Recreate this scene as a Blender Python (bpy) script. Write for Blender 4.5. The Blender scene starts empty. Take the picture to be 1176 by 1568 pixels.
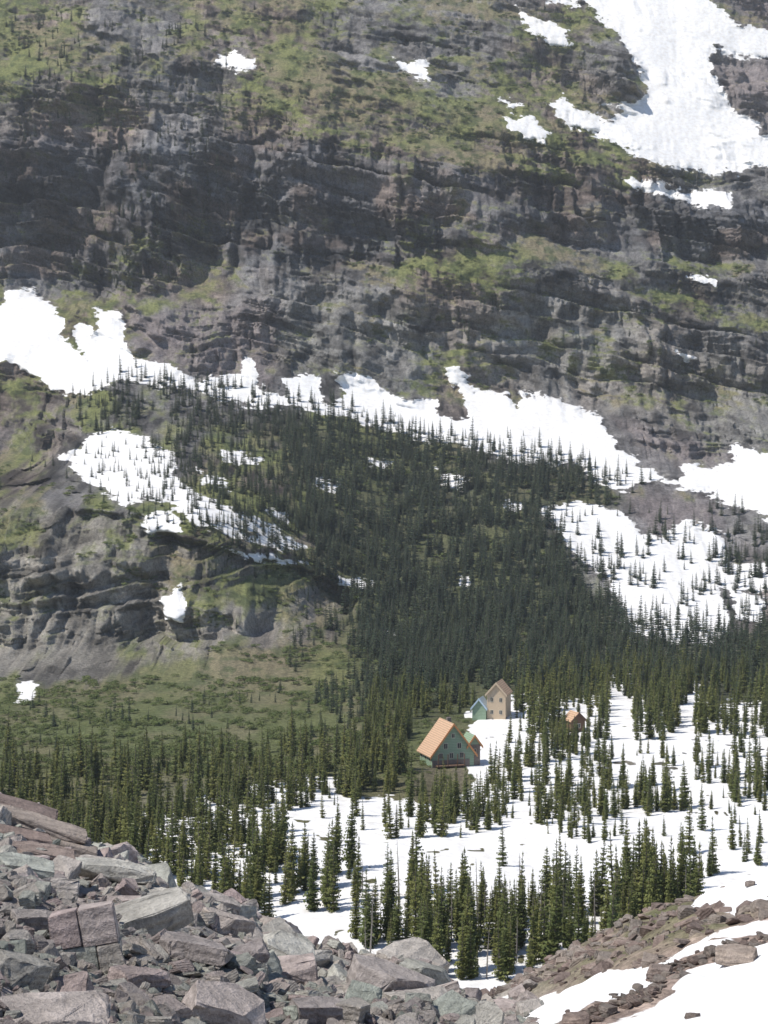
import bpy, bmesh, math, random
import numpy as np
from mathutils import Vector, Matrix, Euler, Quaternion
random.seed(7); RS=np.random.RandomState(11)
sc=bpy.context.scene
F=3265.0; P=math.radians(-3.0); CP,SP=math.cos(P),math.sin(P)
# ---------------------------------------------------------------- survey helpers (bearing / elevation -> world)
def ray(u,v):
    x=(u-588.0)/F; up=(784.0-v)/F
    y=CP-up*SP; z=SP+up*CP
    return x/y, z/y
# ---------------------------------------------------------------- noise
TAB=RS.rand(256,256).astype(np.float32)
def vn(x,y,seed=0):
    x=np.asarray(x,dtype=np.float64)+seed*37.13+1000; y=np.asarray(y,dtype=np.float64)+seed*91.7+1000
    xi=np.floor(x).astype(np.int64); yi=np.floor(y).astype(np.int64)
    fx=x-xi; fy=y-yi; fx=fx*fx*(3-2*fx); fy=fy*fy*(3-2*fy)
    x0=xi&255; x1=(xi+1)&255; y0=yi&255; y1=(yi+1)&255
    return (TAB[x0,y0]*(1-fx)+TAB[x1,y0]*fx)*(1-fy)+(TAB[x0,y1]*(1-fx)+TAB[x1,y1]*fx)*fy
def hsh(i,j,s): return TAB[(i*131+j*17+s)&255,(j*57+i*3+s*7)&255]
def fbm(x,y,o=4,seed=0,g=0.5):
    s=0;a=1;t=0
    for i in range(o):
        s=s+a*vn(x*(2.03**i),y*(2.03**i),seed+i*3); t+=a; a*=g
    return s/t
def ridged(x,y,seed=0,o=2):
    s=0;a=1;t=0
    for i in range(o):
        s=s+a*(1-np.abs(2*vn(x*2.1**i,y*2.1**i,seed+i)-1)); t+=a;a*=.5
    return s/t
def sdf(U,V,poly):
    p=np.array(poly,dtype=np.float64); out=np.full(U.shape,-60.0)
    m=(U>p[:,0].min()-60)&(U<p[:,0].max()+60)&(V>p[:,1].min()-60)&(V<p[:,1].max()+60)
    if not m.any(): return out
    x=U[m];y=V[m]; d=np.full(x.shape,1e9); ins=np.zeros(x.shape,bool)
    n=len(p)
    for i in range(n):
        ax,ay=p[i];bx,by=p[(i+1)%n]
        ex,ey=bx-ax,by-ay
        t=np.clip(((x-ax)*ex+(y-ay)*ey)/(ex*ex+ey*ey+1e-9),0,1)
        d=np.minimum(d,(x-ax-t*ex)**2+(y-ay-t*ey)**2)
        if ay!=by:
            c=((ay>y)!=(by>y))&(x<(bx-ax)*(y-ay)/(by-ay)+ax); ins^=c
    d=np.sqrt(d); out[m]=np.where(ins,d,-d); return out
def soft(U,V,poly,w=15): 
    return 1/(1+np.exp(-np.clip(sdf(U,V,poly)/w*2.2,-30,30)))
def sg(x): return 1/(1+np.exp(-np.clip(x,-30,30)))
# ---------------------------------------------------------------- node helpers
def mat(name):
    m=bpy.data.materials.new(name); m.use_nodes=True; nt=m.node_tree
    return m,nt,nt.nodes['Principled BSDF']
def N(nt,t,**k):
    n=nt.nodes.new(t)
    for a,b in k.items(): setattr(n,a,b)
    return n
def noise_node(nt,scale,detail=6,rough=.6,coord=None):
    n=N(nt,'ShaderNodeTexNoise'); n.inputs['Scale'].default_value=scale; n.inputs['Detail'].default_value=detail; n.inputs['Roughness'].default_value=rough
    if coord is not None: nt.links.new(coord,n.inputs['Vector'])
    return n
def mr(nt,sock,a,b,c,d):
    n=N(nt,'ShaderNodeMapRange'); n.inputs[1].default_value=a;n.inputs[2].default_value=b;n.inputs[3].default_value=c;n.inputs[4].default_value=d
    nt.links.new(sock,n.inputs[0]); return n.outputs[0]
def math_(nt,op,a,b):
    n=N(nt,'ShaderNodeMath',operation=op)
    for i,s in enumerate((a,b)):
        if isinstance(s,(int,float)): n.inputs[i].default_value=s
        else: nt.links.new(s,n.inputs[i])
    return n.outputs[0]
def vscale(nt,col,fac):
    n=N(nt,'ShaderNodeVectorMath',operation='SCALE'); nt.links.new(col,n.inputs[0]); nt.links.new(fac,n.inputs['Scale']); return n.outputs[0]
def cmix(nt,f,a,b):
    n=N(nt,'ShaderNodeMix',data_type='RGBA')
    for s,i in ((f,0),(a,6),(b,7)):
        if isinstance(s,(int,float)): n.inputs[i].default_value=s
        elif isinstance(s,tuple): n.inputs[i].default_value=s
        else: nt.links.new(s,n.inputs[i])
    return n.outputs[2]
def terrain_mat(name,s1,s2,bumpd,snowscale):
    m,nt,bs=mat(name)
    tc=N(nt,'ShaderNodeTexCoord').outputs['Object']
    col=N(nt,'ShaderNodeAttribute',attribute_name='col').outputs['Color']
    snow=N(nt,'ShaderNodeAttribute',attribute_name='snow').outputs['Fac']
    n1=noise_node(nt,s1,5,.7,tc); n2=noise_node(nt,s2,3,.65,tc)
    f=math_(nt,'MULTIPLY',mr(nt,n1.outputs[0],.3,.7,.55,1.45),mr(nt,n2.outputs[0],.3,.7,.7,1.3))
    c=vscale(nt,col,f)
    nb=noise_node(nt,snowscale,4,.6,tc)
    s=math_(nt,'ADD',snow,mr(nt,nb.outputs[0],.25,.75,-.35,.35))
    s=mr(nt,s,-.06,.1,0,1)
    sn=cmix(nt,mr(nt,nb.outputs[0],.38,.72,0,1),(.86,.865,.88,1),(.72,.70,.67,1))
    nt.links.new(cmix(nt,s,c,sn),bs.inputs['Base Color'])
    bs.inputs['Roughness'].default_value=.9; bs.inputs['Specular IOR Level'].default_value=.15
    b=N(nt,'ShaderNodeBump'); b.inputs['Distance'].default_value=bumpd
    nt.links.new(mr(nt,s,0,1,1,.18),b.inputs['Strength'])
    hh=math_(nt,'ADD',n1.outputs[0],math_(nt,'MULTIPLY',n2.outputs[0],.5)); nt.links.new(hh,b.inputs['Height'])
    nt.links.new(b.outputs[0],bs.inputs['Normal'])
    return m
def grid_mesh(name,X,Y,Z,col,snow,m,smooth=True):
    R,C=X.shape
    co=np.stack([X,Y,Z],-1).reshape(-1,3).astype(np.float32)
    me=bpy.data.meshes.new(name)
    idx=np.arange(R*C).reshape(R,C)
    q=np.stack([idx[:-1,:-1],idx[:-1,1:],idx[1:,1:],idx[1:,:-1]],-1).reshape(-1,4)
    me.vertices.add(len(co)); me.vertices.foreach_set('co',co.ravel())
    me.loops.add(q.size); me.loops.foreach_set('vertex_index',q.ravel().astype(np.int32))
    me.polygons.add(len(q)); me.polygons.foreach_set('loop_start',np.arange(0,q.size,4,dtype=np.int32))
    me.polygons.foreach_set('loop_total',np.full(len(q),4,dtype=np.int32))
    me.polygons.foreach_set('use_smooth',np.full(len(q),smooth))
    me.update(calc_edges=True)
    a=me.attributes.new('col','FLOAT_COLOR','POINT')
    c4=np.ones((R*C,4),np.float32); c4[:,:3]=np.clip(col,0.01,1).reshape(-1,3); a.data.foreach_set('color',c4.ravel())
    s=me.attributes.new('snow','FLOAT','POINT'); s.data.foreach_set('value',snow.astype(np.float32).ravel())
    me.materials.append(m)
    o=bpy.data.objects.new(name,me); sc.collection.objects.link(o); return o
def mixc(a,b,f):
    f=f[...,None]; return a*(1-f)+b*f
# ================================================================= MOUNTAIN + VALLEY
def spacing(core0,core1,step,lo,hi,gr=1.07):
    c=list(np.arange(core0,core1,step)); s=step; x=core1
    while x<hi: c.append(x); s*=gr; x+=s
    c.append(hi); s=step; x=core0; l=[]
    while x>lo: s*=gr; x-=s; l.append(x)
    return np.array(l[::-1]+c)
us=spacing(-60,1240,1.5,-2600,3800); vs=spacing(-40,1580,1.5,-1000,1800)
U,V=np.meshgrid(us,vs)
def prof(pairs):
    kv=[p[0] for p in pairs]; kd=[p[1] for p in pairs]; d=np.interp(vs,kv,kd)
    fine=np.arange(vs[0],vs[-1],3.0); y=np.interp(fine,vs,d); k=np.hanning(17); k/=k.sum()
    y2=np.convolve(np.pad(y,8,mode='edge'),k,'valid'); return np.interp(vs,fine,y2)
TAIL=[(1100,515),(1160,468),(1300,375),(1450,308),(1560,272),(1800,220)]
dC=prof([(-1000,1980),(-250,1330),(0,1180),(120,1110),(225,1045),(250,1014),(370,990),(400,968),(470,950),(600,915),(700,850),(780,795),(850,745),(950,682),(1000,632),(1060,562)]+TAIL)
dL=prof([(-1000,1980),(-250,1330),(0,1180),(110,1100),(195,1060),(220,1028),(440,980),(465,950),(600,885),(700,795),(780,682),(850,655),(950,626),(1000,611),(1060,570)]+TAIL)
dR=prof([(-1000,1980),(-250,1330),(0,1195),(180,1120),(300,1066),(325,1030),(395,1010),(420,990),(540,950),(600,938),(700,870),(780,812),(850,770),(950,700),(1000,640),(1060,565)]+TAIL)
t=us/1176; wL=np.clip((.55-t)/.32,0,1); wL=wL*wL*(3-2*wL); wR=np.clip(2*np.clip(t,0,1)-1,0,1); wR=wR*wR*(3-2*wR); wC=1-wL-wR
wC=np.clip(wC,0,1); 
wsum=wL+wR+wC; wL/=wsum; wR/=wsum; wC/=wsum
D=dC[:,None]*wC+dL[:,None]*wL+dR[:,None]*wR
A,B=ray(U,V)
X=D*A; Y=D.copy(); Z=D*B
UW=U+50*(fbm(X/30,Z/24,4,701)-.5)*sg((1100-V)/20); VW=V+46*(fbm(X/30,Z/24,4,703)-.5)*sg((1100-V)/20)
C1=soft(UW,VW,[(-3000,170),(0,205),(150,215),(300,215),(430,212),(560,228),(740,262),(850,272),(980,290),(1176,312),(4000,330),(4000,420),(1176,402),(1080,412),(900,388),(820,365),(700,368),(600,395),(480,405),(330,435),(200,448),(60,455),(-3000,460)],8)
C2=soft(UW,VW,[(200,470),(420,470),(600,440),(700,470),(850,450),(1000,470),(1176,550),(4000,640),(4000,710),(1120,680),(1060,715),(940,655),(860,605),(760,590),(690,560),(600,600),(450,575),(300,570)])
C3=soft(UW,VW,[(-3000,780),(0,765),(90,775),(190,795),(290,830),(420,860),(540,905),(530,970),(400,990),(330,970),(320,1035),(150,1050),(30,1055),(-3000,1060)],10)
C4=np.maximum(soft(UW,VW,[(820,60),(900,60),(970,120),(965,150),(900,135),(820,100)]),soft(UW,VW,[(1090,95),(1130,92),(1176,95),(1400,95),(1400,220),(1176,190),(1120,160)]))
C5=soft(UW,VW,[(-3000,590),(0,590),(60,600),(115,630),(110,680),(0,705),(-3000,705)])
C6=np.maximum.reduce([soft(UW,VW,[(350,15),(560,30),(640,60),(560,75),(420,60)]),soft(UW,VW,[(-300,110),(120,120),(330,110),(430,190),(300,240),(-300,230)]),soft(UW,VW,[(700,190),(900,230),(1176,300),(1000,300),(740,260)])])
big=sg((1090-V)/30)
OUT=sg((fbm(X/26+Z/60,(Z+.2*X)/11,4,731)-.56)*34)*sg((1010-V)/15)
CL=np.clip(C1+.6*C2+C3+.7*C4+.8*C5+.7*C6+.5*OUT+.2,0,1)*sg((1110-V)/25)
# snow patches -----------------------------------------------------------
SN=[
[(870,-80),(1065,-80),(1085,0),(1110,15),(1125,35),(1176,50),(1260,60),(1260,90),(1176,88),(1130,90),(1095,72),(1085,85),(1090,110),(1110,140),(1120,165),(1150,185),(1176,210),(1240,230),(1240,262),(1176,262),(1140,250),(1130,268),(1060,262),(990,248),(960,232),(930,212),(890,200),(860,182),(840,158),(862,150),(890,165),(935,187),(950,170),(925,160),(950,158),(985,152),(990,140),(970,100),(955,65),(925,35),(895,5)],
[(790,8),(830,30),(865,45),(877,63),(845,66),(820,52),(800,28)],[(800,-30),(850,-8),(895,4),(890,14),(840,4)],
[(330,78),(360,80),(390,92),(387,110),(360,109),(332,95)],[(603,88),(625,97),(652,89),(657,124),(635,119),(612,106)],
[(773,180),(815,178),(840,205),(832,216),(805,211),(780,196)],[(760,148),(797,159),(785,166)],
[(950,266),(985,275),(1020,287),(1080,290),(1122,294),(1118,316),(1070,311),(1020,301),(962,284)],
[(1052,420),(1098,430),(1095,438),(1055,429)],[(1035,540),(1070,548),(1050,556)],[(960,180),(990,155),(985,175)],
[(0,470),(8,445),(45,438),(70,462),(95,490),(102,520),(128,548),(116,515),(122,492),(138,500),(142,515),(152,510),(150,474),(185,474),(190,520),(205,548),(250,560),(300,582),(320,574),(370,576),(375,548),(390,552),(392,590),(430,606),(444,600),(432,573),(485,582),(495,617),(528,612),(515,570),(560,568),(582,592),(605,606),(670,612),(675,635),(718,642),(712,612),(692,592),(680,560),(702,566),(720,590),(740,599),(780,602),(792,626),(800,600),(860,612),(915,632),(930,655),(945,682),(985,712),(1010,722),(1040,737),(1055,712),(1110,716),(1127,706),(1120,680),(1176,688),(1300,690),(1300,830),(1176,797),(1140,780),(1100,767),(1060,747),(1035,742),(990,738),(950,752),(920,737),(880,712),(800,712),(740,692),(700,682),(640,672),(590,657),(540,642),(500,637),(440,622),(400,627),(350,617),(300,602),(240,592),(190,582),(150,602),(100,607),(60,582),(10,557),(-100,545),(-100,470)],
[(92,700),(120,690),(145,657),(180,657),(228,670),(264,695),(272,735),(312,768),(345,798),(425,828),(440,846),(400,837),(340,817),(300,802),(262,778),(225,758),(192,778),(150,752),(118,722)],
[(213,802),(240,780),(272,792),(278,812),(230,817)],[(241,925),(270,905),(284,930),(276,962),(250,952)],[(26,1050),(54,1050),(46,1073),(26,1072)],[(668,718),(714,730),(704,748),(673,742)],
[(505,885),(570,890),(565,897),(520,897)],[(330,835),(400,843),(470,862),(440,868),(360,850)],[(270,745),(330,770),(420,800),(470,835),(440,840),(330,800)],
[(300,720),(350,735),(350,748),(310,740)],[(400,770),(450,785),(440,798),(405,786)],[(560,700),(600,706),(590,716),(562,712)],[(700,880),(720,885),(716,900),(702,898)],[(590,960),(610,962),(606,975),(590,972)],
[(340,690),(400,700),(395,712),(345,705)],[(480,730),(520,742),(512,755),(480,745)],[(770,760),(800,770),(790,785),(770,778)],
[(822,778),(900,768),(950,785),(985,815),(1010,822),(1050,795),(1108,820),(1122,860),(1176,865),(1300,870),(1300,915),(1176,905),(1100,900),(1125,960),(1100,992),(1040,987),(958,968),(955,920),(930,890),(900,870),(868,830)],
[(1120,900),(1176,915),(1176,960),(1130,950)],
[(-300,1330),(90,1300),(140,1262),(200,1240),(330,1225),(420,1195),(480,1190),(560,1215),(640,1225),(720,1200),(715,1150),(722,1095),(780,1070),(850,1070),(930,1065),(938,1035),(965,1035),(975,1065),(1040,1060),(1060,1040),(1075,1075),(1300,1085),(1700,1130),(1700,1430),(1176,1430),(1000,1440),(900,1470),(800,1450),(700,1480),(560,1560),(500,1530),(440,1450),(300,1400),(100,1360)],
[(690,1470),(780,1445),(860,1430),(870,1500),(700,1540)],
]
sd=np.full(U.shape,-60.0)
for p in SN: sd=np.maximum(sd,sdf(U,V,p))
nz=fbm(X/9,Z/7+Y/14,4,5)-.5; nz2=fbm(X/2.5,Z/1.6+Y/5,3,9)-.5
valley=sg((V-1080)/12)
snow=(sd+nz*(20+18*valley)+nz2*(13+8*valley))/9.0
melt=fbm(X/4,Y/6,3,21)
snow=np.where(valley>.5,np.minimum(snow,(0.80-melt)*9),snow)
snow=np.clip(snow,-1.5,1.5); SM=sg(snow*3)
# displacement -----------------------------------------------------------
edges=np.cumsum(RS.uniform(4,15,90))-260; ethick=np.diff(edges)
e2=np.cumsum(RS.uniform(.9,3.6,520))-260; t2=np.diff(e2); tone2=RS.rand(520); tone1=RS.rand(90)
dipw=sg((V-740)/20)
q=Z+(0.20*(1-dipw)-0.06*dipw)*X+16*(fbm(X/50,Z/50,3,31)-.5)
i1=np.clip(np.searchsorted(edges,q+4*(fbm(X/10,Z/8,3,78)-.5))-1,0,88); f1=np.clip((q-edges[i1])/ethick[i1],0,1)
i2=np.clip(np.searchsorted(e2,q+2.8*(fbm(X/8,Z/6,3,77)-.5))-1,0,518); f2=np.clip((q-e2[i2])/t2[i2],0,1)
wob=.35+1.4*vn(X/22,q/6,51)
mod=np.clip(3.6*(fbm(X/22,Z/20,3,53)-.32),0.1,1.5)
ter=-(f1-.5)*ethick[i1]*.9*wob-(f2-.5)*t2[i2]*.9*(.15+1.5*vn(X/9,q/4,52))*mod
wx=X+7*(fbm(X/18,Z/22,3,61)-.5)
w1=6+12*tone1[i1]; j1=np.floor((wx+50*tone1[i1])/w1).astype(np.int64); b1=hsh(i1,j1,5)-.5
w2=1.8+3.5*tone2[i2]; j2=np.floor((wx+30*tone2[i2])/w2).astype(np.int64); b2=hsh(i2,j2,9)-.5
g1=ridged(wx/34,Z/120+wx/200,3,2); g2=ridged(wx/11,Z/36,6,2); g3=ridged(wx/3.6,Z/9,8,2); g0=fbm(wx/44,Z/55,2,10)-.5
g4=fbm(wx/16,Z/13,3,14)-.5
steep=np.clip(C1+.5*C2+.85*C3+.5*C4+.6*C5+.5*C6+.45*OUT,0,1)
sm1=(1-.8*SM)
disp=CL*ter*(1-.85*SM)+(steep*(g1-.5)*28+steep*(g2-.5)*13+np.clip(steep+.2,0,1)*(g3-.5)*2.6+steep*g0*42+(C2+C3*1.2+.4*C1)*g4*17-OUT*4)*big*(.35+.65*sm1)
disp+=(steep*b1*10*mod+np.clip(steep+.15,0,1)*b2*3.4*mod)*big*sm1
disp+=big*(fbm(X/60,Z/60,3,41)-.5)*26*(1-.5*SM)+big*(fbm(X/5,Z/5,4,43)-.5)*4.0*(1-.8*SM)
Yd=Y+disp; Zd=Z+(1-big)*((fbm(X/35,Y/35,3,44)-.5)*3.0+(fbm(X/5,Y/5,3,45)-.5)*.7)+big*(fbm(X/2.2,Z/2.2,3,46)-.5)*.8*(1-.8*SM)
def nrm(X,Y,Z):
    P3=np.stack([X,Y,Z],-1); du=np.gradient(P3,axis=1); dv=np.gradient(P3,axis=0)
    n=np.cross(du,dv); n/=np.linalg.norm(n,axis=-1,keepdims=True)+1e-9
    return n*np.sign(n[...,2:3]+1e-9)
n3=nrm(X,Yd,Zd)
na=fbm(X/45,Z/45,4,101); nb=fbm(X/10,Z/7,4,103); nc=fbm(X/3,Z/2.2,3,105)
tone=.77+.40*(tone1[i1]-.5)+.30*(tone2[i2]-.5)+.45*b2+.35*b1+1.1*(nb-.5)+.8*(nc-.5)
tone=np.clip(tone,.22,1.6)
one=np.ones(U.shape+(3,))
rock=np.array([.265,.255,.255])*tone[...,None]
rock=mixc(rock,np.array([.33,.255,.22])*tone[...,None],np.clip((na-.45)*5,0,1)*.75)
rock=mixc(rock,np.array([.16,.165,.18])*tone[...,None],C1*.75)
rock=mixc(rock,np.array([.26,.20,.17])*tone[...,None],C1*np.clip((fbm(X/20,Z/12,3,121)-.5)*7,0,1)*.6)
rock=mixc(rock,np.array([.285,.28,.265])*tone[...,None],np.clip(C2*.6,0,1))
rock=mixc(rock,np.array([.35,.325,.285])*tone[...,None],np.clip(C3*.85,0,1))
scree=np.maximum.reduce([soft(UW,VW,[(190,470),(420,470),(430,520),(400,590),(250,560),(200,540)]),soft(UW,VW,[(930,640),(1120,690),(1060,720),(1000,700)]),soft(UW,VW,[(960,755),(1100,765),(1110,800),(1010,820)]),soft(U,V,[(1090,95),(1260,95),(1260,220),(1120,160)]),soft(U,V,[(1090,-50),(1300,-50),(1300,40),(1140,30)])])
rock=mixc(rock,np.array([.29,.25,.25])*(.6+.8*nc)[...,None],scree*.85)
G=np.zeros(U.shape)
for w,p in ((.76,[(-3000,-1000),(4000,-1000),(4000,60),(1176,0),(1000,200),(1176,300),(980,290),(740,270),(560,230),(300,180),(0,190),(-3000,150)]),
            (1.2,[(430,70),(600,110),(700,120),(900,245),(760,255),(560,215),(430,170)]),(1.1,[(-300,-40),(110,-40),(60,160),(-300,200)]),(1.05,[(650,-40),(800,-40),(790,60),(660,90)]),
            (.95,[(400,400),(600,385),(820,365),(1000,400),(4000,400),(4000,600),(1176,540),(1000,455),(850,430),(700,455),(620,430),(450,450)]),
            (.7,[(400,480),(620,450),(680,480),(560,600),(420,590)]),(.45,[(-3000,240),(1176,330),(1176,640),(-3000,480)]),
            (.85,[(-3000,690),(100,700),(300,800),(540,860),(560,1000),(430,980),(300,960),(-100,800),(-3000,800)]),(.42,[(-3000,800),(540,860),(540,1040),(-3000,1060)]),
            (1.25,[(-3000,1055),(200,1055),(340,990),(480,985),(600,1020),(660,1090),(620,1150),(560,1190),(-3000,1200)]),
            (.8,[(450,620),(800,710),(1000,760),(840,790),(960,980),(4000,1000),(4000,1110),(560,1110),(540,860)]),
            (.6,[(0,560),(200,590),(500,640),(520,850),(300,800),(250,700),(100,690),(0,700)])):
    G=np.maximum(G,w*soft(UW,VW,p,22))
gg=sg((G*1.5-1.0+2.6*(na-.5)+3.2*(nb-.5)+2.0*(nc-.5)+1.3*(n3[...,2]-.55)-.45*steep-.5*OUT)*5)
gcol=mixc(np.array([.215,.235,.085])*one,np.array([.26,.225,.14])*one,np.clip((fbm(X/20,Z/14,3,111)-.42)*4,0,1))
gcol=mixc(gcol,np.array([.085,.115,.042])*one,np.clip((fbm(X/4,Z/3+Y/9,3,107)-.5)*7,0,1)*.75)
gcol=mixc(gcol,np.array([.14,.17,.062])*one,np.clip(valley*.5+.4*sg((V-1040)/15),0,1))
gcol=mixc(gcol,np.array([.23,.21,.12])*one,sg((V-1030)/15)*np.clip((fbm(X/9,Y/12,4,113)-.5)*6,0,1)*.7)
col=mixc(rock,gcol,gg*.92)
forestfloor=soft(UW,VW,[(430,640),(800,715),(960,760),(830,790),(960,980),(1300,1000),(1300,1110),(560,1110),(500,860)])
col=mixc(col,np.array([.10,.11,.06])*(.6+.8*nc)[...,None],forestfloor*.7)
col=mixc(col,np.array([.17,.16,.09])*(.6+.8*fbm(X/3,Y/3,3,109))[...,None],sg((V-1180)/15)*.8)
MT=terrain_mat('mountainside_rock_grass_snow',.9,3.5,1.0,.55)
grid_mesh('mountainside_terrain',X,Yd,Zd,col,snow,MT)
PX,PY,PZ=X,Yd,Zd
def terr(u,v):
    fi=np.interp(v,vs,np.arange(len(vs))); fj=np.interp(u,us,np.arange(len(us)))
    i=np.clip(fi.astype(int),0,len(vs)-2); j=np.clip(fj.astype(int),0,len(us)-2)
    a=fi-i; b=fj-j
    r=[]
    for Q in (PX,PY,PZ,snow,gg):
        r.append((Q[i,j]*(1-a)+Q[i+1,j]*a)*(1-b)+(Q[i,j+1]*(1-a)+Q[i+1,j+1]*a)*b)
    return r
# ================================================================= FOREGROUND SLOPE
eLu=[-900,-300,0,80,120,235,245,330,385,400,470,560,640,665,730,775,900,1200,3000]
eLv=[1050,1160,1232,1270,1306,1344,1358,1376,1396,1430,1458,1480,1484,1510,1540,1576,1750,2100,3000]
eRu=[-2000,400,650,735,790,850,960,1060,1176,1500,2600]
eRv=[2400,1900,1600,1536,1500,1466,1416,1374,1336,1240,1150]
def bang(v): return np.tan(P-np.arctan((np.asarray(v)-784)/F))
def near_h(u,y):
    a=(u-588)/F*1.012; x=a*y
    be=bang(np.interp(u,eLu,eLv)); YL=np.interp(u,[-300,0,640,775,1200],[62,58,42,40,38])
    zl=y*be-2.1*(1-y/YL); zl=np.where(y>YL,YL*be-.8*(y-YL)-.0,zl)
    be=bang(np.interp(u,eRu,eRv)); YR=np.interp(u,[650,800,1176,2000],[80,95,130,150])
    zr=y*be-2.1*(1-y/YR); zr=np.where(y>YR,YR*be-.75*(y-YR),zr)
    sm=np.clip(y/25,.15,1)
    z=np.maximum(zl,zr)+((fbm(x/3.5,y/3.5,4,201)-.5)*1.3+(ridged(x/1.1,y/1.4,203,3)-.5)*.3)*sm
    return x,y,np.maximum(z,-86.0)
fu=spacing(-60,1240,2.6,-4200,5400,1.08); fy=np.concatenate([np.geomspace(1.2,140,620),np.linspace(141,335,90)])
FU,FY=np.meshgrid(fu,fy)
FX,FYY,FZ=near_h(FU,FY)
d_=FYY*CP+FZ*SP; FV=784-F*((-FYY*SP+FZ*CP)/d_)
SNR=[[(1048,1392),(1075,1358),(1176,1318),(1500,1200),(1500,1330),(1176,1378),(1130,1400),(1100,1386),(1065,1398)],
          [(735,1534),(800,1528),(860,1512),(920,1494),(1000,1480),(1050,1455),(1100,1432),(1176,1408),(1700,1250),(2200,1700),(1176,3000),(1000,2400),(800,1640)]]
fs=np.full(FU.shape,-60.0)
for p in SNR: fs=np.maximum(fs,sdf(FU,FV,p))
strip=np.maximum.reduce([sdf(FU,FV,p) for p in ([(850,1580),(900,1548),(990,1515),(1010,1487),(1060,1478),(1040,1505),(1000,1535),(940,1556),(900,1580)],[(1030,1478),(1090,1455),(1176,1432),(1176,1442),(1100,1470),(1050,1490)])])
fsn=(np.minimum(fs,-strip)+(fbm(FX/1.6,FYY/3.5,4,211)-.5)*30)/9
fsn=np.clip(fsn,-1.5,1.5); FSM=sg(fsn*3)
k=(ridged(FX/1.1,FYY/1.4,203,3)-.5)*.3*np.clip(FYY/25,.15,1)
FZ=FZ-k*FSM+.06*FSM+FSM*((fbm(FX/2.5,FYY/1.2,2,231)-.5)*.22+(fbm(FX/.5,FYY/.35,2,233)-.5)*.09)
f1n=fbm(FX/2,FYY/2,4,221); f2n=fbm(FX/.5,FYY/.5,3,223)
o3=np.ones(FU.shape+(3,))
fc=mixc(np.array([.33,.285,.27])*o3,np.array([.30,.295,.26])*o3,np.clip((f1n-.4)*4,0,1))
fc=fc*(.45+.9*f2n)[...,None]
right=sg((FU-800)/40)
fc=mixc(fc,np.array([.29,.22,.185])*(.6+.9*f2n)[...,None],right*.85)
veg=np.maximum.reduce([sdf(FU,FV,[(930,1430),(1000,1385),(1065,1375),(1060,1400),(960,1440)]),sdf(FU,FV,[(850,1470),(930,1440),(1060,1420),(1060,1432),(900,1480)])*.5,sdf(FU,FV,[(800,1500),(1000,1430),(1130,1400),(1100,1430),(900,1490)])*.4-2])
fc=mixc(fc,np.array([.10,.115,.045])*o3,sg(veg/4+9*(f1n-.5))*.8*right)
fc=mixc(fc,np.array([.29,.215,.20])*(.6+.8*f2n)[...,None],sg((150-FU)/30)*sg((1310-FV)/12)*.9)
MF=terrain_mat('rubble_ground_and_snow',2.2,11,.12,1.6)
grid_mesh('foreground_slope_ground',FX,FYY,FZ,fc,fsn,MF)
# ================================================================= INSTANCING
def gn_instancer(name,pos,rot,scl,idx,coll):
    me=bpy.data.meshes.new(name); n=len(pos); me.vertices.add(n); me.vertices.foreach_set('co',np.asarray(pos,np.float32).ravel())
    for nm,tp,arr in (('rot','FLOAT_VECTOR',rot),('scl','FLOAT_VECTOR',scl)):
        a=me.attributes.new(nm,tp,'POINT'); a.data.foreach_set('vector',np.asarray(arr,np.float32).ravel())
    a=me.attributes.new('idx','INT','POINT'); a.data.foreach_set('value',np.asarray(idx,np.int32))
    o=bpy.data.objects.new(name,me); sc.collection.objects.link(o)
    g=bpy.data.node_groups.new(name+'_scatter','GeometryNodeTree')
    g.interface.new_socket('Geometry',in_out='INPUT',socket_type='NodeSocketGeometry'); g.interface.new_socket('Geometry',in_out='OUTPUT',socket_type='NodeSocketGeometry')
    L=g.links.new; gi=g.nodes.new('NodeGroupInput'); go=g.nodes.new('NodeGroupOutput')
    ip=g.nodes.new('GeometryNodeInstanceOnPoints'); ci=g.nodes.new('GeometryNodeCollectionInfo')
    ci.inputs['Collection'].default_value=coll; ci.inputs['Separate Children'].default_value=True; ci.inputs['Reset Children'].default_value=True
    def at(nm,dt):
        x=g.nodes.new('GeometryNodeInputNamedAttribute'); x.data_type=dt; x.inputs['Name'].default_value=nm; return x.outputs['Attribute']
    er=g.nodes.new('FunctionNodeEulerToRotation'); L(at('rot','FLOAT_VECTOR'),er.inputs[0])
    L(gi.outputs[0],ip.inputs['Points']); L(ci.outputs[0],ip.inputs['Instance']); ip.inputs['Pick Instance'].default_value=True
    L(at('idx','INT'),ip.inputs['Instance Index']); L(er.outputs[0],ip.inputs['Rotation']); L(at('scl','FLOAT_VECTOR'),ip.inputs['Scale'])
    L(ip.outputs[0],go.inputs[0])
    md=o.modifiers.new('scatter','NODES'); md.node_group=g
    return o
def mesh_from(name,vs_,fs_,mats,mi=None,smooth=False):
    me=bpy.data.meshes.new(name); me.from_pydata(vs_,[],fs_)
    for m in mats: me.materials.append(m)
    if mi is not None: me.polygons.foreach_set('material_index',np.array(mi,np.int32))
    me.update(); return me
def foliage_mat(name,c1,c2,c3):
    m,nt,bs=mat(name)
    oi=N(nt,'ShaderNodeObjectInfo'); tc=N(nt,'ShaderNodeTexCoord')
    n=noise_node(nt,9,2,.6,tc.outputs['Object'])
    c=cmix(nt,oi.outputs['Random'],c1,c2); c=cmix(nt,mr(nt,n.outputs[0],.42,.7,0,1),c,c3)
    nt.links.new(c,bs.inputs['Base Color']); bs.inputs['Roughness'].default_value=.75; bs.inputs['Specular IOR Level'].default_value=.2
    return m
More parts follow.
